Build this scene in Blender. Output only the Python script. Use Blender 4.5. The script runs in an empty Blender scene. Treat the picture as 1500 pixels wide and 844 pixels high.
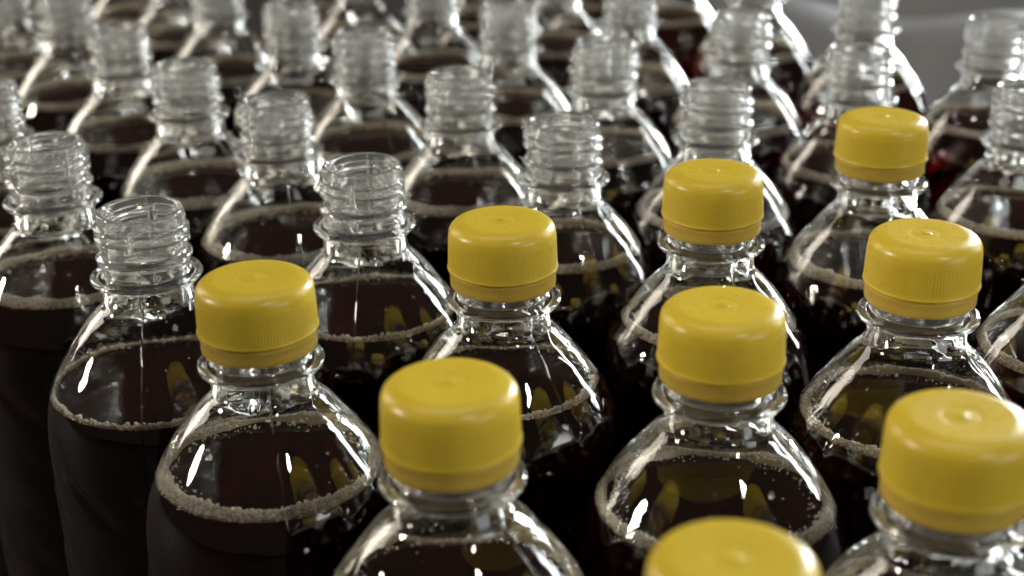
import bpy, math, random
import numpy as np
from mathutils import Matrix, Vector

scene = bpy.context.scene
C = scene.collection
MM = 0.001
RING_Z = 0.233                      # height of the bottles' support ring above the table

# ------------------------------------------------------------------ camera
PITCH, ROLL, CAM_H = 0.40168, -0.01621, 0.16605
cam = bpy.data.cameras.new('camera')
cam.sensor_width = 36.0
cam.lens = 2142.5 / 1500 * 36
cam.clip_start = 0.01
cam.clip_end = 50
cam.dof.use_dof = True
cam.dof.focus_distance = 0.415
cam.dof.aperture_fstop = 10.0
camo = bpy.data.objects.new('camera', cam)
C.objects.link(camo)
fwd = Vector((0, math.cos(PITCH), -math.sin(PITCH)))
up0 = Vector((0, math.sin(PITCH), math.cos(PITCH)))
rt0 = Vector((1, 0, 0))
rt = rt0 * math.cos(ROLL) + up0 * math.sin(ROLL)
up = up0 * math.cos(ROLL) - rt0 * math.sin(ROLL)
camo.matrix_world = Matrix(((rt.x, up.x, -fwd.x, 0), (rt.y, up.y, -fwd.y, 0),
                            (rt.z, up.z, -fwd.z, RING_Z + CAM_H), (0, 0, 0, 1)))
scene.camera = camo

# ------------------------------------------------------------------ light
world = bpy.data.worlds.new('World')
scene.world = world
world.use_nodes = True
bg = world.node_tree.nodes['Background']
bg.inputs['Color'].default_value = (1.0, 0.74, 0.60, 1)
bg.inputs['Strength'].default_value = 0.032


def area(name, az, el, dist, w, h, radiance, col):
    """soft window / ceiling lamp, az degrees right of straight ahead, el above the bottles"""
    l = bpy.data.lights.new(name, 'AREA')
    l.shape = 'ELLIPSE' if max(w, h) < 0.5 else 'RECTANGLE'
    l.size, l.size_y = w, h
    l.energy = radiance * w * h * math.pi
    l.color = col
    o = bpy.data.objects.new(name, l)
    C.objects.link(o)
    a, e = math.radians(az), math.radians(el)
    tgt = Vector((0, 0.45, RING_Z))
    d = Vector((math.sin(a) * math.cos(e), math.cos(a) * math.cos(e), math.sin(e)))
    o.location = tgt + d * dist
    o.rotation_euler = d.to_track_quat('Z', 'Y').to_euler()
    return o


area('window_light', 37, 10, 2.4, 0.32, 1.0, 68, (0.93, 0.97, 1.0))
area('window_light', 62, 15, 2.4, 0.12, 1.3, 22, (0.93, 0.97, 1.0))
area('warm_lamp', -52, 18, 2.4, 0.6, 1.4, 4.2, (1.0, 0.89, 0.75))
area('ceiling_lamp', 0, 80, 2.4, 2.0, 0.9, 2.3, (1.0, 0.95, 0.88))
area('hall_lamp', -92, 18, 2.2, 0.26, 0.34, 70, (1.0, 0.93, 0.84))
area('hall_lamp', 126, 9, 2.4, 1.3, 0.9, 3.2, (0.97, 0.98, 1.0))
area('hall_lamp', 146, 42, 2.4, 0.13, 0.34, 72, (1.0, 0.96, 0.9))

scene.view_settings.view_transform = 'Standard'
scene.view_settings.look = 'None'
scene.view_settings.exposure = 0.4
scene.view_settings.gamma = 1.0
cy = scene.cycles
cy.max_bounces = 28
cy.transmission_bounces = 28
cy.glossy_bounces = 10
cy.diffuse_bounces = 8
cy.transparent_max_bounces = 32
cy.volume_bounces = 0
cy.sample_clamp_indirect = 40
cy.blur_glossy = 0.3
cy.caustics_reflective = True
cy.caustics_refractive = True
cy.use_denoising = True
try:
    cy.denoiser = 'OPENIMAGEDENOISE'
except Exception:
    pass


# ------------------------------------------------------------------ materials
def nodes_of(name):
    m = bpy.data.materials.new(name)
    m.use_nodes = True
    nt = m.node_tree
    nt.nodes.clear()
    out = nt.nodes.new('ShaderNodeOutputMaterial')
    return m, nt, out


def noise(nt, scale, detail=3, rough=0.5, vec='Object'):
    tc = nt.nodes.new('ShaderNodeTexCoord')
    n = nt.nodes.new('ShaderNodeTexNoise')
    n.inputs['Scale'].default_value = scale
    n.inputs['Detail'].default_value = detail
    n.inputs['Roughness'].default_value = rough
    nt.links.new(tc.outputs[vec], n.inputs['Vector'])
    return n


def ramp(nt, src, stops):
    r = nt.nodes.new('ShaderNodeValToRGB')
    el = r.color_ramp.elements
    while len(el) < len(stops):
        el.new(0.5)
    for e, (p, c) in zip(el, stops):
        e.position = p
        e.color = (*c, 1)
    nt.links.new(src, r.inputs['Fac'])
    return r


def bump(nt, src, strength, dist):
    b = nt.nodes.new('ShaderNodeBump')
    b.inputs['Strength'].default_value = strength
    b.inputs['Distance'].default_value = dist
    nt.links.new(src, b.inputs['Height'])
    return b


def mat_pet(name, rough=0.0, wav=0.25, haze=0.0):
    m, nt, out = nodes_of(name)
    g = nt.nodes.new('ShaderNodeBsdfGlass')
    g.inputs['IOR'].default_value = 1.55
    g.inputs['Roughness'].default_value = rough
    g.inputs['Color'].default_value = (0.985, 0.99, 0.98, 1)
    n = noise(nt, 75, 2)                       # blow-moulded wall: faint waviness
    b = bump(nt, n.outputs['Fac'], wav, 0.0012)
    tc = nt.nodes.new('ShaderNodeTexCoord')    # mould parting line, front and back
    dt = nt.nodes.new('ShaderNodeVectorMath')
    dt.operation = 'DOT_PRODUCT'
    dt.inputs[1].default_value = (math.cos(0.06), math.sin(0.06), 0)
    ab = nt.nodes.new('ShaderNodeMath')
    ab.operation = 'ABSOLUTE'
    mr = nt.nodes.new('ShaderNodeMapRange')
    mr.interpolation_type = 'SMOOTHSTEP'
    mr.inputs['From Min'].default_value = 0.0
    mr.inputs['From Max'].default_value = 0.00035
    mr.inputs['To Min'].default_value = 1.0
    mr.inputs['To Max'].default_value = 0.0
    nt.links.new(tc.outputs['Object'], dt.inputs[0])
    nt.links.new(dt.outputs['Value'], ab.inputs[0])
    nt.links.new(ab.outputs['Value'], mr.inputs['Value'])
    b2 = bump(nt, mr.outputs['Result'], 0.5, 0.0002)
    nt.links.new(b.outputs['Normal'], b2.inputs['Normal'])
    nt.links.new(b2.outputs['Normal'], g.inputs['Normal'])
    last = g.outputs['BSDF']
    if haze:                                   # slight milkiness of the thick moulded neck
        for kind in ('ShaderNodeBsdfDiffuse', 'ShaderNodeBsdfTranslucent'):
            t = nt.nodes.new(kind)
            t.inputs['Color'].default_value = (0.86, 0.85, 0.83, 1)
            mx = nt.nodes.new('ShaderNodeMixShader')
            mx.inputs['Fac'].default_value = haze
            nt.links.new(last, mx.inputs[1])
            nt.links.new(t.outputs['BSDF'], mx.inputs[2])
            last = mx.outputs['Shader']
    nt.links.new(last, out.inputs['Surface'])
    return m


def mat_liquid():
    m, nt, out = nodes_of('dark_soda')
    g = nt.nodes.new('ShaderNodeBsdfGlass')
    g.inputs['IOR'].default_value = 1.34
    g.inputs['Roughness'].default_value = 0.0
    v = nt.nodes.new('ShaderNodeVolumeAbsorption')
    v.inputs['Color'].default_value = (0.86, 0.48, 0.34, 1)
    v.inputs['Density'].default_value = 270
    df = nt.nodes.new('ShaderNodeBsdfDiffuse')          # faint red-brown mixed in to stand for light glowing through the soda
    df.inputs['Color'].default_value = (0.55, 0.055, 0.03, 1)
    mx = nt.nodes.new('ShaderNodeMixShader')
    mx.inputs['Fac'].default_value = 0.019
    nt.links.new(g.outputs['BSDF'], mx.inputs[1])
    nt.links.new(df.outputs['BSDF'], mx.inputs[2])
    nt.links.new(mx.outputs['Shader'], out.inputs['Surface'])
    nt.links.new(v.outputs['Volume'], out.inputs['Volume'])
    return m


def mat_foam():
    m, nt, out = nodes_of('cream_foam')
    p = nt.nodes.new('ShaderNodeBsdfPrincipled')
    n = noise(nt, 900, 2)
    r = ramp(nt, n.outputs['Fac'], [(0.25, (0.90, 0.84, 0.70)), (0.55, (0.96, 0.92, 0.81)), (0.8, (0.98, 0.96, 0.9))])
    nt.links.new(r.outputs['Color'], p.inputs['Base Color'])
    p.inputs['Roughness'].default_value = 0.16
    p.inputs['IOR'].default_value = 1.34
    t = nt.nodes.new('ShaderNodeBsdfTranslucent')
    nt.links.new(r.outputs['Color'], t.inputs['Color'])
    mx = nt.nodes.new('ShaderNodeMixShader')
    mx.inputs['Fac'].default_value = 0.3
    nt.links.new(p.outputs['BSDF'], mx.inputs[1])
    nt.links.new(t.outputs['BSDF'], mx.inputs[2])
    tr = nt.nodes.new('ShaderNodeBsdfTransparent')      # bubbles are mostly thin clear film
    mx2 = nt.nodes.new('ShaderNodeMixShader')
    mx2.inputs['Fac'].default_value = 0.15
    nt.links.new(mx.outputs['Shader'], mx2.inputs[1])
    nt.links.new(tr.outputs['BSDF'], mx2.inputs[2])
    nt.links.new(mx2.outputs['Shader'], out.inputs['Surface'])
    return m


def mat_cap(name, lo, hi, sss, trans, rough=0.34):
    m, nt, out = nodes_of(name)
    p = nt.nodes.new('ShaderNodeBsdfPrincipled')
    n = noise(nt, 140, 4, 0.6)
    r = ramp(nt, n.outputs['Fac'], [(0.3, lo), (0.7, hi)])
    oi = nt.nodes.new('ShaderNodeObjectInfo')
    mr = nt.nodes.new('ShaderNodeMapRange')
    mr.inputs['To Min'].default_value = 0.9
    mr.inputs['To Max'].default_value = 1.06
    hs = nt.nodes.new('ShaderNodeHueSaturation')
    nt.links.new(oi.outputs['Random'], mr.inputs['Value'])
    nt.links.new(mr.outputs['Result'], hs.inputs['Value'])
    nt.links.new(r.outputs['Color'], hs.inputs['Color'])
    r = hs
    nt.links.new(r.outputs['Color'], p.inputs['Base Color'])
    n2 = noise(nt, 420, 3, 0.6)
    r2 = ramp(nt, n2.outputs['Fac'], [(0.3, (rough - .05,) * 3), (0.75, (rough + .08,) * 3)])
    nt.links.new(r2.outputs['Color'], p.inputs['Roughness'])
    b = bump(nt, n2.outputs['Fac'], 0.05, 0.0003)
    nt.links.new(b.outputs['Normal'], p.inputs['Normal'])
    p.inputs['IOR'].default_value = 1.49
    p.inputs['Subsurface Weight'].default_value = sss
    p.inputs['Subsurface Radius'].default_value = (1.0, 0.75, 0.2)
    p.inputs['Subsurface Scale'].default_value = 0.0045
    last = p.outputs['BSDF']
    if trans:
        t = nt.nodes.new('ShaderNodeBsdfTranslucent')
        nt.links.new(r.outputs['Color'], t.inputs['Color'])
        mx = nt.nodes.new('ShaderNodeMixShader')
        mx.inputs['Fac'].default_value = trans
        nt.links.new(last, mx.inputs[1])
        nt.links.new(t.outputs['BSDF'], mx.inputs[2])
        last = mx.outputs['Shader']
    nt.links.new(last, out.inputs['Surface'])
    return m


def mat_plain(name, lo, hi, scale, rough, metal=0.0, bmp=0.1, bd=0.001):
    m, nt, out = nodes_of(name)
    p = nt.nodes.new('ShaderNodeBsdfPrincipled')
    n = noise(nt, scale, 5, 0.6)
    r = ramp(nt, n.outputs['Fac'], [(0.3, lo), (0.7, hi)])
    nt.links.new(r.outputs['Color'], p.inputs['Base Color'])
    p.inputs['Roughness'].default_value = rough
    p.inputs['Metallic'].default_value = metal
    b = bump(nt, n.outputs['Fac'], bmp, bd)
    nt.links.new(b.outputs['Normal'], p.inputs['Normal'])
    nt.links.new(p.outputs['BSDF'], out.inputs['Surface'])
    return m


PET = mat_pet('clear_pet')
PET_NECK = mat_pet('clear_pet_neck', 0.07, 0.05, 0.026)
PET_MARK = mat_pet('moulded_mark', 0.2, 0.0, 0.3)
SODA = mat_liquid()
FOAM = mat_foam()
FROTH = mat_plain('gap_shade_froth', (0.30, 0.24, 0.15), (0.42, 0.35, 0.24), 600, 0.4)  # darker brown than the foam, paints in the shade between bubbles
CAP = mat_cap('yellow_cap_plastic', (0.75, 0.555, 0.045), (0.78, 0.58, 0.053), 0.0, 0.25, 0.3)
BAND = mat_cap('yellow_band_plastic', (0.82, 0.63, 0.12), (0.84, 0.65, 0.14), 0.0, 0.5, 0.3)
STEEL = mat_plain('dark_belt', (0.012, 0.010, 0.009), (0.02, 0.017, 0.015), 30, 0.8)
STEEL.node_tree.nodes['Principled BSDF'].inputs['Specular IOR Level'].default_value = 0.2
FILM = mat_plain('grey_film', (0.12, 0.118, 0.115), (0.15, 0.148, 0.145), 12, 0.5, 0.0)
DARK = mat_plain('dark_paint', (0.025, 0.018, 0.016), (0.04, 0.03, 0.027), 40, 0.5)


# ------------------------------------------------------------------ mesh helpers
def link(name, mesh, parent=None, mat=None):
    o = bpy.data.objects.new(name, mesh)
    C.objects.link(o)
    if mat is not None and not mesh.materials:
        mesh.materials.append(mat)
    if parent is not None:
        o.parent = parent
    return o


def make_mesh(name, verts, faces, smooth=True):
    me = bpy.data.meshes.new(name)
    me.from_pydata([tuple(v) for v in verts], [], faces)
    if smooth:
        me.polygons.foreach_set('use_smooth', [True] * len(me.polygons))
    me.update()
    return me


class Grid:
    """collects revolved surfaces; rows are arrays (n,3) in mm, converted to m"""
    def __init__(self):
        self.v, self.f = [], []

    def rev(self, rows, flip=False, cap_last=False, cap_first=False):
        n = len(rows[0])
        base = len(self.v)
        for r in rows:
            self.v.extend((r * MM).tolist())
        for k in range(len(rows) - 1):
            a, b = base + k * n, base + (k + 1) * n
            for i in range(n):
                j = (i + 1) % n
                q = (a + i, b + i, b + j, a + j)
                self.f.append(q[::-1] if flip else q)
        for flag, k, rev in ((cap_last, len(rows) - 1, False), (cap_first, 0, True)):
            if flag:
                c = len(self.v)
                row = rows[k]
                self.v.append((row.mean(axis=0) * MM).tolist())
                s = base + k * n
                for i in range(n):
                    j = (i + 1) % n
                    t = (s + i, c, s + j)
                    if rev != flip:
                        t = t[::-1]
                    self.f.append(t)

    def mesh(self, name):
        return make_mesh(name, self.v, self.f)


def circle(r, z, th):
    r = np.broadcast_to(r, th.shape)
    z = np.broadcast_to(z, th.shape)
    return np.stack([r * np.cos(th), r * np.sin(th), z], axis=1)


def smooth_profile(pts, n):
    """monotone-ish Catmull-Rom through (r,z) points, resampled evenly by length"""
    p = np.array(pts, float)
    p = np.vstack([2 * p[0] - p[1], p, 2 * p[-1] - p[-2]])
    out = []
    for i in range(1, len(p) - 2):
        t = np.linspace(0, 1, 24, endpoint=False)[:, None]
        a, b, c, d = p[i - 1], p[i], p[i + 1], p[i + 2]
        out.append(0.5 * ((2 * b) + (-a + c) * t + (2 * a - 5 * b + 4 * c - d) * t ** 2 + (-a + 3 * b - 3 * c + d) * t ** 3))
    out = np.vstack(out + [p[-2][None]])
    s = np.r_[0, np.cumsum(np.hypot(*np.diff(out, axis=0).T))]
    u = np.linspace(0, s[-1], n)
    return np.stack([np.interp(u, s, out[:, 0]), np.interp(u, s, out[:, 1])], axis=1)


def sstep(a, b, x):
    t = np.clip((x - a) / (b - a), 0, 1)
    return t * t * (3 - 2 * t)


# ------------------------------------------------------------------ bottle shapes (mm, z = 0 at the support ring)
NT = 160
TH = np.linspace(0, 2 * math.pi, NT, endpoint=False)
NTN = 224
THN = np.linspace(0, 2 * math.pi, NTN, endpoint=False)


def thread(th, z):
    """raised helical thread, two and a bit turns, cut by four vertical vent slots"""
    h = np.zeros_like(th)
    for k in range(-1, 4):
        turn = k + th / (2 * math.pi)
        zc = 17.4 - 3.2 * turn
        on = sstep(0.0, 0.12, turn) * (1 - sstep(2.25, 2.4, turn))
        d = np.abs(z - zc)
        h = np.maximum(h, on * (1 - sstep(0.72, 1.3, d)))
    a = np.abs((th - math.radians(-92) + math.pi / 4) % (math.pi / 2) - math.pi / 4)
    return 1.25 * h * sstep(math.radians(3.2), math.radians(6.0), a)


def neck_mesh():
    g = Grid()
    inner = [(10.75, -1.2), (10.75, 3), (10.8, 9), (10.85, 15), (10.9, 19.6)]
    rows = [circle(r, z, THN) for r, z in smooth_profile(inner, 14)]
    lip = [(10.9, 19.6), (11.05, 20.2), (11.4, 20.5), (11.9, 20.55), (12.3, 20.45), (12.55, 20.1), (12.6, 19.6)]
    rows += [circle(r, z, THN) for r, z in smooth_profile(lip, 12)[1:]]
    for z in np.linspace(19.4, 8.6, 44):
        rows.append(circle(12.6 + thread(THN, z), z, THN))
    bead = [(12.6, 8.6), (12.62, 8.0), (13.0, 7.5), (13.8, 6.9), (14.1, 6.3), (14.0, 5.7), (13.4, 5.3), (13.05, 5.0), (13.0, 4.4),
            (13.0, 3.0), (13.0, 2.0), (13.1, 1.5), (13.35, 1.2)]
    rows += [circle(r, z, THN) for r, z in smooth_profile(bead, 30)[1:]]
    g.rev(rows)
    return g.mesh('neck')


def ring_mesh():
    g = Grid()
    pr = [(13.35, 1.2), (14.4, 1.0), (15.5, 0.85), (16.15, 0.6), (16.5, 0.1), (16.45, -0.45), (16.0, -0.9), (15.0, -1.2),
          (14.0, -1.45), (13.6, -1.9)]
    g.rev([circle(r, z, THN) for r, z in smooth_profile(pr, 28)])
    return g.mesh('support_ring')


SHOULDER = [(13.6, -1.9), (13.45, -3.0), (13.45, -5.5), (13.6, -7.2), (14.2, -8.7), (15.8, -10.6), (18.5, -13.4), (21.5, -16.9),
            (24.6, -21.0), (27.6, -25.5), (30.6, -30.5), (32.9, -36.0), (34.5, -43.0), (35.2, -52.0), (35.3, -63.0), (35.3, -76.0)]
OUT = np.vstack([smooth_profile(SHOULDER, 66),
                 np.array([(35.3, z) for z in np.linspace(-79, -214, 44)]),
                 smooth_profile([(35.3, -214), (34.6, -222), (32, -228.5), (27, -232), (23, -233), (18, -230), (8, -226), (0.6, -225)], 24)[1:]])
d = np.gradient(OUT, axis=0)
nrm = np.stack([-d[:, 1], d[:, 0]], axis=1)
nrm /= np.linalg.norm(nrm, axis=1)[:, None]
THICK = np.interp(-OUT[:, 1], [0, 2, 7, 9, 14, 25, 60, 240], [2.6, 2.6, 1.9, 1.2, 0.75, 0.55, 0.42, 0.42])


def flute(th, z):
    """shallow spiral dents pressed in the body"""
    amp = sstep(-42, -58, z) * (1 - sstep(-195, -212, z)) if z < -42 else 0.0
    if amp <= 0:
        return np.zeros_like(th)
    c = np.cos(9 * (th + 0.034 * z))
    row = 0.55 + 0.45 * math.cos(2 * math.pi * (z + 60) / 34)
    return -1.5 * amp * row * np.clip(c, 0, 1) ** 1.6


def wall_row(k, frac):
    r, z = OUT[k] - nrm[k] * THICK[k] * frac
    return circle(r + flute(TH, OUT[k, 1]), z, TH)


def body_mesh():
    g = Grid()
    K = range(len(OUT))
    g.rev([wall_row(k, 0.0) for k in K], cap_last=True)
    inn = [wall_row(k, 1.0) for k in K if OUT[k, 1] < -5.5]
    inn = [circle(r, z, TH) for r, z in ((10.75, -1.2), (10.8, -3.0), (11.0, -4.6))] + inn
    g.rev(inn, flip=True, cap_last=True)
    return g.mesh('bottle_body')


INZ = np.array([(OUT[k] - nrm[k] * THICK[k]) for k in range(len(OUT)) if OUT[k, 1] < -5.5 and OUT[k, 1] > -200])


def r_inner(z):
    return np.interp(-z, -INZ[:, 1], INZ[:, 0])


def liquid_mesh(level):
    g = Grid()
    mid = np.array([OUT[k] - nrm[k] * THICK[k] * 0.5 for k in range(len(OUT))])
    ks = [k for k in range(len(OUT)) if mid[k, 1] < level - 0.2]
    k0 = ks[0]
    t = (level - mid[k0 - 1, 1]) / (mid[k0, 1] - mid[k0 - 1, 1])
    r0 = mid[k0 - 1, 0] + t * (mid[k0, 0] - mid[k0 - 1, 0])
    rows = [circle(r, level + dz, TH) for r, dz in
            ((r0 * 0.1, -1.0), (r0 * 0.4, -1.0), (r0 * 0.7, -1.0), (r0 - 5, -0.98), (r0 - 3, -0.9), (r0 - 1.8, -0.7), (r0 - 1.0, -0.4), (r0 - 0.4, -0.1), (r0, 0))]
    rows += [wall_row(k, 0.5) for k in ks]
    g.rev(rows, cap_last=True, cap_first=True)
    return g.mesh('liquid')


# unit icosahedron for bubbles and drops
_p = (1 + 5 ** 0.5) / 2
ICO_V = np.array([(-1, _p, 0), (1, _p, 0), (-1, -_p, 0), (1, -_p, 0), (0, -1, _p), (0, 1, _p), (0, -1, -_p), (0, 1, -_p),
                  (_p, 0, -1), (_p, 0, 1), (-_p, 0, -1), (-_p, 0, 1)], float)
ICO_V /= np.linalg.norm(ICO_V[0])
ICO_F = [(0, 11, 5), (0, 5, 1), (0, 1, 7), (0, 7, 10), (0, 10, 11), (1, 5, 9), (5, 11, 4), (11, 10, 2), (10, 7, 6), (7, 1, 8),
         (3, 9, 4), (3, 4, 2), (3, 2, 6), (3, 6, 8), (3, 8, 9), (4, 9, 5), (2, 4, 11), (6, 2, 10), (8, 6, 7), (9, 8, 1)]


def subdiv(v, f):
    v = [tuple(x) for x in v]
    idx, nf = {}, []

    def mid(a, b):
        k = (min(a, b), max(a, b))
        if k not in idx:
            m = np.array(v[a]) + np.array(v[b])
            v.append(tuple(m / np.linalg.norm(m)))
            idx[k] = len(v) - 1
        return idx[k]
    for a, b, c in f:
        x, y, z = mid(a, b), mid(b, c), mid(c, a)
        nf += [(a, x, z), (b, y, x), (c, z, y), (x, y, z)]
    return np.array(v), nf


ICO2_V, ICO2_F = subdiv(ICO_V, ICO_F)


def foam_mesh(level, width, height, count, med, seed):
    """roll of small bubbles lying where the soda meets the wall"""
    rng = np.random.default_rng(seed)
    verts, faces = [], []
    ph = rng.uniform(0, 6.28, 8)

    def vary(a, p):
        return 1 + 0.20 * np.sin(2 * a + ph[p]) + 0.13 * np.sin(5 * a + ph[p + 1]) + 0.09 * np.sin(13 * a + ph[p + 2])

    def roll(a, s):
        """s 0 at the wall's top edge of the froth, 1 at its inner lip on the surface"""
        w, h = width * vary(a, 0), height * vary(a, 3)
        z = level - 0.85 + (h + 0.85) * (1 - s ** 1.7)
        return r_inner(z) - w * s, z
    # froth mass under the bubbles, coloured dark as shade in the gaps
    n = 240
    th = np.linspace(0, 2 * math.pi, n, endpoint=False)
    g = Grid()
    rows = [circle(r_inner(level - 0.9) - 0.45, level - 0.9, th)]
    for s in (0.0, 0.2, 0.45, 0.7, 0.95):
        r, z = roll(th, s)
        rows.append(circle(r - 0.45 - 0.1 * s + 0.05 * rng.standard_normal(n), z - 0.22 + 0.05 * rng.standard_normal(n), th))
    g.rev(rows[::-1])
    verts += g.v
    faces += g.f
    for i in range(count):
        a = rng.uniform(0, 2 * math.pi)
        rad = float(np.clip(rng.lognormal(math.log(med), 0.4), 0.1, 0.75))
        u = rng.uniform()
        if u < 0.42:                                   # against the wall
            z = level - 0.8 + (height * vary(a, 3) + 0.8) * rng.uniform(0, 1)
            r = r_inner(z + 0.6 * rad) - rad * 0.9
        elif u < 0.97:                                 # on the roll
            r, z = roll(a, rng.uniform(0, 1))
            z += 0.1 * rng.standard_normal()
            r = min(r, r_inner(z + 0.6 * rad) - rad * 0.9)
        else:                                          # strays on the surface
            r = r_inner(level) - width * (1 + rng.exponential(0.35)) - 0.4
            z = level - 0.95 + rad * 0.3
        c = np.array([r * math.cos(a), r * math.sin(a), z])
        V, F = (ICO2_V, ICO2_F) if rad > 0.36 else (ICO_V, ICO_F)
        o = len(verts)
        verts.extend(((V * rad + c) * MM).tolist())
        faces.extend([(x + o, y + o, w + o) for x, y, w in F])
    me = make_mesh('foam_ring', verts, faces)
    me.materials.append(FOAM)
    me.materials.append(FROTH)
    mi = np.zeros(len(faces), dtype=np.int32)
    mi[:len(g.f)] = 1
    me.polygons.foreach_set('material_index', mi)
    return me


def drops_mesh(seed, n=18):
    """condensation beads clinging to the inside of the shoulder"""
    rng = np.random.default_rng(seed)
    verts, faces = [], []
    for _ in range(n):
        a = rng.uniform(0, 2 * math.pi)
        z = -rng.uniform(6, 22)
        rad = float(np.clip(rng.lognormal(math.log(0.28), 0.5), 0.14, 0.9))
        r = r_inner(z) - rad * 0.35
        c = np.array([r * math.cos(a), r * math.sin(a), z])
        V = ICO2_V * np.array([1, 1, rng.uniform(0.8, 1.5)]) * rad
        o = len(verts)
        verts.extend(((V + c) * MM).tolist())
        faces.extend([(x + o, y + o, w + o) for x, y, w in ICO2_F])
    return make_mesh('droplets', verts, faces)


# ------------------------------------------------------------------ cap shapes
CAP_BOT, CAP_SPLIT, CAP_TOP = 4.6, 9.4, 23.6
NC = 480
THC = np.linspace(0, 2 * math.pi, NC, endpoint=False)
RIB = 0.5 + 0.5 * np.cos(120 * THC)


def cap_mesh():
    g = Grid()
    rows = []
    side = [(13.9, CAP_SPLIT + 0.02), (15.2, CAP_SPLIT + 0.02), (15.62, CAP_SPLIT + 0.12), (15.72, CAP_SPLIT + 0.45), (15.62, CAP_SPLIT + 0.8), (15.5, CAP_SPLIT + 1.1)]
    rows = [circle(r, z, THC) for r, z in side]
    for z in np.linspace(CAP_SPLIT + 1.3, 19.0, 14):
        k = sstep(CAP_SPLIT + 1.2, CAP_SPLIT + 2.0, z) * (1 - sstep(17.6, 19.0, z))
        rows.append(circle(15.5 - 0.035 * (z - CAP_SPLIT - 1.3) - 0.13 * k * RIB, z, THC))
    top = [(15.16, 19.0), (15.1, 19.9), (14.9, 21.0), (14.35, 22.0), (13.5, 22.75), (12.5, 23.2), (11.9, 23.38), (11.3, 23.5), (10.6, CAP_TOP),
           (9.0, 23.58), (6.0, 23.5), (4.6, 23.42), (4.0, 23.32), (3.4, 23.34), (2.4, 23.44)]
    rows += [circle(r, z, THC) for r, z in smooth_profile(top, 46)[1:]]
    g.rev(rows[::-1], cap_first=True)
    return g.mesh('cap_shell')


def band_mesh():
    g = Grid()
    pr = [(14.35, CAP_SPLIT - 0.12), (14.95, CAP_SPLIT - 0.12), (15.12, CAP_SPLIT - 0.35), (15.12, 8.2), (15.02, 7.9), (15.0, 6.6), (15.02, 5.4), (14.98, 4.9),
          (14.8, CAP_BOT), (14.45, CAP_BOT), (14.35, 4.9), (14.35, 7.0), (14.35, CAP_SPLIT - 0.12)]
    th = np.linspace(0, 2 * math.pi, 128, endpoint=False)
    rows = [circle(r, z, th) for r, z in pr]
    g.rev(rows)
    return g.mesh('tamper_band')


def gate_mesh():
    g = Grid()
    th = np.linspace(0, 2 * math.pi, 32, endpoint=False)
    pr = [(1.55, 23.4), (1.4, 23.54), (1.0, 23.6), (0.7, 23.58), (0.45, 23.7), (0.15, 23.73)]
    rng = np.random.default_rng(4)
    g.rev([circle(r * (1 + 0.06 * np.sin(3 * th + i)), z, th) for i, (r, z) in enumerate(pr)][::-1], cap_first=True)
    return g.mesh('gate_mark')


def text_mesh(txt, size, r, z, az):
    """raised lettering wrapped round the neck, az in degrees (-90 faces the viewer)"""
    cu = bpy.data.curves.new('mark', 'FONT')
    cu.body = txt
    cu.size = size
    cu.extrude = 0.14
    cu.offset = 0.02
    cu.align_x = 'CENTER'
    o = bpy.data.objects.new('mark', cu)
    C.objects.link(o)
    dg = bpy.context.evaluated_depsgraph_get()
    me = bpy.data.meshes.new_from_object(o.evaluated_get(dg))
    bpy.data.objects.remove(o)
    for v in me.vertices:
        x, y, h = v.co
        a = math.radians(az) + x / r
        rr = r + h + 0.02
        v.co = (rr * math.cos(a) * MM, rr * math.sin(a) * MM, (z + y) * MM)
    me.materials.clear()
    me.materials.append(PET_MARK)
    return me


# ------------------------------------------------------------------ the setting: table and what stands behind
def table():
    me = make_mesh('conveyor_table', [(-2.5, -3.0, 0), (2.5, -3.0, 0), (2.5, 4.5, 0), (-2.5, 4.5, 0),
                                      (-2.5, -3.0, -0.04), (2.5, -3.0, -0.04), (2.5, 4.5, -0.04), (-2.5, 4.5, -0.04)],
                   [(0, 1, 2, 3), (7, 6, 5, 4), (0, 4, 5, 1), (1, 5, 6, 2), (2, 6, 7, 3), (3, 7, 4, 0)], False)
    o = link('conveyor_table', me, None, STEEL)
    o['kind'] = 'structure'
    o['label'] = 'dark conveyor surface under the rows of bottles'


def film_sheet():
    """loosely folded grey sheet lying on the table behind the right-hand rows"""
    nx, ny = 70, 60
    verts, faces = [], []
    for j in range(ny):
        for i in range(nx):
            u, v = i / (nx - 1), j / (ny - 1)
            x = -0.06 + 1.0 * u
            y = 0.0 + 0.75 * v
            s = v * 1.0 + 0.22 * u + 0.04 * math.sin(5 * u + 1)
            zz = 0.02 + 0.10 * (0.5 + 0.5 * math.sin(s * 15.0 + 0.6)) ** 1.4 + 0.012 * math.sin(9 * u + 4 * v) + 0.006 * math.sin(31 * u - 22 * v)
            edge = min(u, 1 - u, v, 1 - v)
            zz *= 0.25 + 0.75 * min(1, edge / 0.12)
            verts.append((x, y, max(zz, 0.004)))
    for j in range(ny - 1):
        for i in range(nx - 1):
            a = j * nx + i
            faces.append((a, a + 1, a + nx + 1, a + nx))
    top = len(verts)
    verts += [(x, y, z - 0.0015) for x, y, z in verts]
    faces += [tuple(top + k for k in f[::-1]) for f in faces]
    rim = [i for i in range(nx)] + [j * nx + nx - 1 for j in range(1, ny)] + [(ny - 1) * nx + i for i in range(nx - 2, -1, -1)] + [j * nx for j in range(ny - 2, 0, -1)]
    for a, b in zip(rim, rim[1:] + rim[:1]):
        faces.append((b, a, a + top, b + top))
    o = link('folded_sheet', make_mesh('folded_sheet', verts, faces), None, FILM)
    o.location = (0.16, 0.96, 0.004)
    o['label'] = 'blurred grey folded sheet lying behind the bottles at upper right'
    o['category'] = 'sheet'


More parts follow.
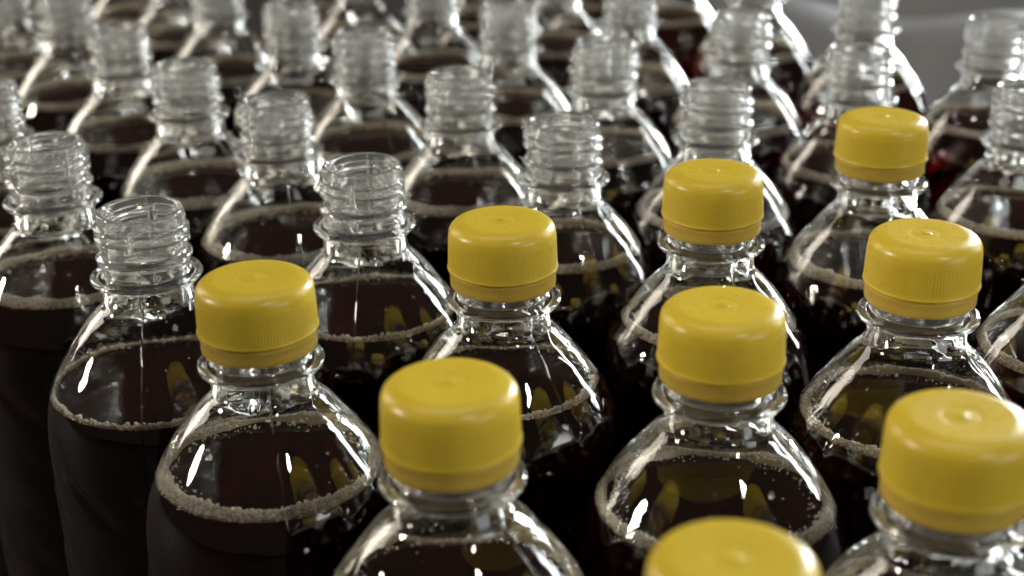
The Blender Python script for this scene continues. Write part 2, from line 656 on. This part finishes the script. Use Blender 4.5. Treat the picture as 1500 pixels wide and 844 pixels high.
def machine_guard():
    """dark painted guard panel with a rolled edge and two feet, far right behind the sheet"""
    root = bpy.data.objects.new('machine_guard', None)
    C.objects.link(root)
    root.location = (0.62, 1.78, 0.0)
    root['label'] = 'dark blurred machine guard in the top right corner behind the grey sheet'
    root['category'] = 'guard'
    g = Grid()
    th = np.linspace(0, 2 * math.pi, 28, endpoint=False)
    # rounded slab: superellipse section swept upwards with softened ends
    rows = []
    for z, k in ((30, 0.9), (33, 0.98), (40, 1.0), (300, 1.0), (330, 1.0), (337, 0.97), (340, 0.9)):
        cx_ = np.sign(np.cos(th)) * np.abs(np.cos(th)) ** 0.25 * 260 * (1 - (1 - k) * 0.1)
        cy_ = np.sign(np.sin(th)) * np.abs(np.sin(th)) ** 0.25 * 14 * k
        rows.append(np.stack([cx_ + 200, cy_, np.full_like(th, z)], axis=1))
    g.rev(rows[::-1], cap_first=True, cap_last=True)
    link('panel', g.mesh('panel'), root, DARK)
    for x in (-10, 400):
        f = Grid()
        t2 = np.linspace(0, 2 * math.pi, 16, endpoint=False)
        f.rev([circle(r, z, t2) + np.array([x, 0, 0]) for r, z in ((9, 34), (9, 6), (22, 5), (24, 3), (24, 0.2))], cap_last=True)
        link('foot', f.mesh('foot'), root, DARK)


table()
film_sheet()
machine_guard()

# ------------------------------------------------------------------ bottles
NECK, RINGM, BODY = neck_mesh(), ring_mesh(), body_mesh()
NECK.materials.append(PET_NECK)
RINGM.materials.append(PET_NECK)
BODY.materials.append(PET)
CAPM, BANDM, GATEM = cap_mesh(), band_mesh(), gate_mesh()
CAPM.materials.append(CAP)
BANDM.materials.append(BAND)
GATEM.materials.append(CAP)
DROPS = [drops_mesh(s) for s in (1, 2)]
for m in DROPS:
    m.materials.append(PET_NECK)
LIQ, FOA = {}, {}
FOAM_KIND = {'thin': (0.9, 0.7, 1300, 0.30), 'mid': (2.0, 1.4, 4200, 0.23), 'thick': (3.1, 1.8, 6600, 0.23)}


def liquid(level):
    if level not in LIQ:
        LIQ[level] = liquid_mesh(level)
        LIQ[level].materials.append(SODA)
    return LIQ[level]


def foam(level, kind):
    k = (level, kind)
    if k not in FOA:
        FOA[k] = foam_mesh(level, *FOAM_KIND[kind], 11 + len(FOA))
    return FOA[k]


def bottle(x, y, level, kind, capped, rot, label, marks=()):
    root = bpy.data.objects.new('soda_bottle', None)
    C.objects.link(root)
    root.empty_display_size = 0.02
    root.location = (x, y, 0.0)
    rr = random.Random(int(rot * 7 + x * 1e4))
    root.rotation_euler = (math.radians(rr.uniform(-.08, .08)), math.radians(rr.uniform(-.08, .08)), math.radians(rot))
    root['label'] = label
    root['category'] = 'bottle'
    root['group'] = 'yellow-capped soda bottles in rows' if capped else 'open soda bottles in rows'

    def part(name, me, parent=root):
        o = link(name, me, parent)
        if parent is root:
            o.location = (0, 0, RING_Z + 0.0004)
        return o
    part('body', BODY)
    part('neck', NECK)
    part('support_ring', RINGM)
    lq = part('liquid', liquid(level))
    lq['label'] = 'dark red-brown soda'
    fo = part('foam_ring', foam(level, kind), lq)
    fo['kind'] = 'stuff'
    dr = part('droplets', DROPS[int(abs(x) * 1e4) % 2])
    dr['kind'] = 'stuff'
    if capped:
        cp = part('cap', CAPM)
        cp['label'] = 'yellow screw cap'
        part('tamper_band', BANDM, cp)
        part('gate_mark', GATEM, cp)
    for txt, size, az in marks:
        part('embossed_mark', text_mesh(txt, size, 13.0, 2.0, az))
    return root


T, N_ = True, False
BOTTLES = [
    # x, y, level, foam, capped, rotation, label
    (-0.0654, 0.3444, -30, 'thick', T, 12, 'capped soda bottle with a thick foam ring, leftmost of the yellow-capped bottles'),
    (-0.0136, 0.2834, -28, 'thick', T, 51, 'blurred yellow-capped bottle at the bottom, left of centre, nearest but for the cut-off caps'),
    (-0.0026, 0.3835, -25, 'thin', T, 33, 'sharply focused yellow-capped bottle at the centre with fine ribs on its cap'),
    (0.0506, 0.3221, -30, 'thick', T, 75, 'yellow-capped bottle with broad foam ring just behind the cap cut by the bottom edge'),
    (0.0620, 0.4236, -25, 'mid', T, 20, 'yellow-capped bottle right of centre, directly behind the capped one with broad foam'),
    (0.1119, 0.3681, -30, 'mid', T, 64, 'yellow-capped bottle at right with a pale ringed cap top, in front of the farthest cap'),
    (0.1268, 0.4786, -28, 'thick', T, 5, 'farthest yellow-capped bottle with the smallest cap, upper right'),
    (0.0916, 0.2645, -28, 'thick', T, 41, 'blurred yellow-capped bottle in the lower right corner with a pale cap top'),
    (0.0376, 0.2138, -28, 'thick', T, 83, 'nearest bottle, only its yellow cap top showing at the bottom edge'),
    (0.1724, 0.4048, -28, 'mid', T, 28, 'bottle cut by the right edge at mid height, only its clear shoulder showing'),
    (-0.1096, 0.4059, -35, 'thin', N_, 0, 'nearest open bottle at left, embossed 10 on its neck, thin line of bubbles'),
    (-0.0473, 0.4450, -28, 'thin', N_, -8, 'open bottle between the leftmost and the central yellow caps, lettered neck'),
    (0.0184, 0.4892, -25, 'mid', N_, 20, 'open bottle directly behind and right of the central sharp yellow cap'),
    (-0.1569, 0.4747, -28, 'thick', N_, 47, 'open bottle near the left edge, just behind the bottle embossed 10'),
    (-0.0861, 0.5229, -32, 'thick', N_, 15, 'open bottle behind and left of the lettered open bottle, low soda level'),
    (-0.0192, 0.5573, -28, 'thick', N_, 66, 'open bottle behind and right of the lettered one, above the central cap'),
    (0.0782, 0.5329, -28, 'mid', N_, 31, 'open bottle directly behind the yellow cap right of centre'),
    (-0.1308, 0.5777, -30, 'thick', N_, 54, 'open bottle upper left, third open one back from the embossed 10 bottle'),
    (-0.1742, 0.6463, -28, 'mid', N_, 9, 'blurred open bottle at upper left with its mouth just below the top edge'),
    (-0.1025, 0.6890, -30, 'mid', N_, 72, 'blurred open bottle left of top centre, its mouth cut by the top edge'),
    (-0.0632, 0.6298, -30, 'thick', N_, 23, 'blurred open bottle whole-necked near top, between two necks left of the centre line'),
    (0.0002, 0.6793, -28, 'thick', N_, 38, 'blurred open bottle at top centre whose mouth touches the top edge'),
    (0.0411, 0.6043, -25, 'mid', N_, 2, 'open bottle right of top centre with its whole mouth below the top edge'),
    (0.0614, 0.7310, -30, 'thick', N_, 59, 'blurred bottle right of top centre, only its lower neck under the top edge'),
    (0.1052, 0.6529, -28, 'thick', N_, 44, 'blurred open bottle at top, left of the two necks lined up behind the farthest cap'),
    (0.1749, 0.7079, -25, 'mid', N_, 17, 'rear of the two necks lined up behind the farthest yellow cap'),
    (0.1438, 0.5864, -28, 'mid', N_, 80, 'open bottle right behind the farthest yellow cap, its neck above it'),
    (-0.0397, 0.7673, -30, 'mid', N_, 35, 'far blurred bottle at top between centre and left, only neck base and shoulder in view'),
    (0.2144, 0.6323, -25, 'mid', N_, 13, 'blurred open bottle at upper right standing before the grey folded sheet'),
    (0.1927, 0.5232, -28, 'mid', N_, 70, 'open bottle half cut by the right edge, right of the farthest yellow cap'),
    (-0.2025, 0.5491, -30, 'mid', N_, 25, 'open bottle half cut by the left edge, right side of its neck showing'),
    (-0.2190, 0.7227, -30, 'thick', N_, 61, 'far bottle in the upper left, second neck from the top left corner'),
    (-0.2664, 0.7753, -28, 'thick', N_, 7, 'far bottle in the very top left corner with its neck base showing'),
    (-0.1518, 0.7641, -30, 'mid', N_, 49, 'far bottle at top left, shoulder showing between the second and third whole necks'),
    (-0.2475, 0.6037, -30, 'thick', N_, 30, 'bottle mostly beyond the left edge, a sliver of its foam and shoulder in view'),
    (-0.1904, 0.8368, -28, 'thick', N_, 19, 'farthest-row bottle at top left, a strip of foam and soda under the top edge'),
    (-0.0833, 0.8231, -25, 'mid', N_, 57, 'farthest-row bottle left of top centre, only shoulder and foam under the top edge'),
    (0.0273, 0.8014, -28, 'mid', N_, 3, 'far bottle right of top centre, only shoulder and foam under the top edge'),
    (0.1332, 0.7824, -28, 'thick', N_, 77, 'far bottle at top right, last of its row before the grey sheet'),
    (0.0953, 0.8564, -25, 'mid', N_, 42, 'far bottle right of top centre whose soda glows brown against the light'),
    (-0.0111, 0.8743, -28, 'mid', N_, 10, 'back-row bottle at top centre, just its soda and foam line in view'),
    (-0.1194, 0.8914, -30, 'mid', N_, 68, 'back-row bottle left of top centre, just a strip of soda in view'),
    (-0.2297, 0.9075, -30, 'thick', N_, 36, 'back-row bottle at top left, just a strip of soda in view'),
    (-0.3021, 0.8532, -28, 'mid', N_, 22, 'back-row bottle at the top left corner, a corner of its foam in view'),
    (0.0582, 0.9311, -30, 'mid', N_, 53, 'rearmost bottle right of top centre, a sliver of dark soda under the top edge'),
]
for b in BOTTLES:
    marks = ()
    if 'embossed 10' in b[6] and b[6].startswith('nearest'):
        marks = (('10', 2.6, -90 + 26),)
    elif 'lettered neck' in b[6]:
        marks = (('PISC', 2.3, -90 + 10 + 8),)
    bottle(*b, marks=marks)
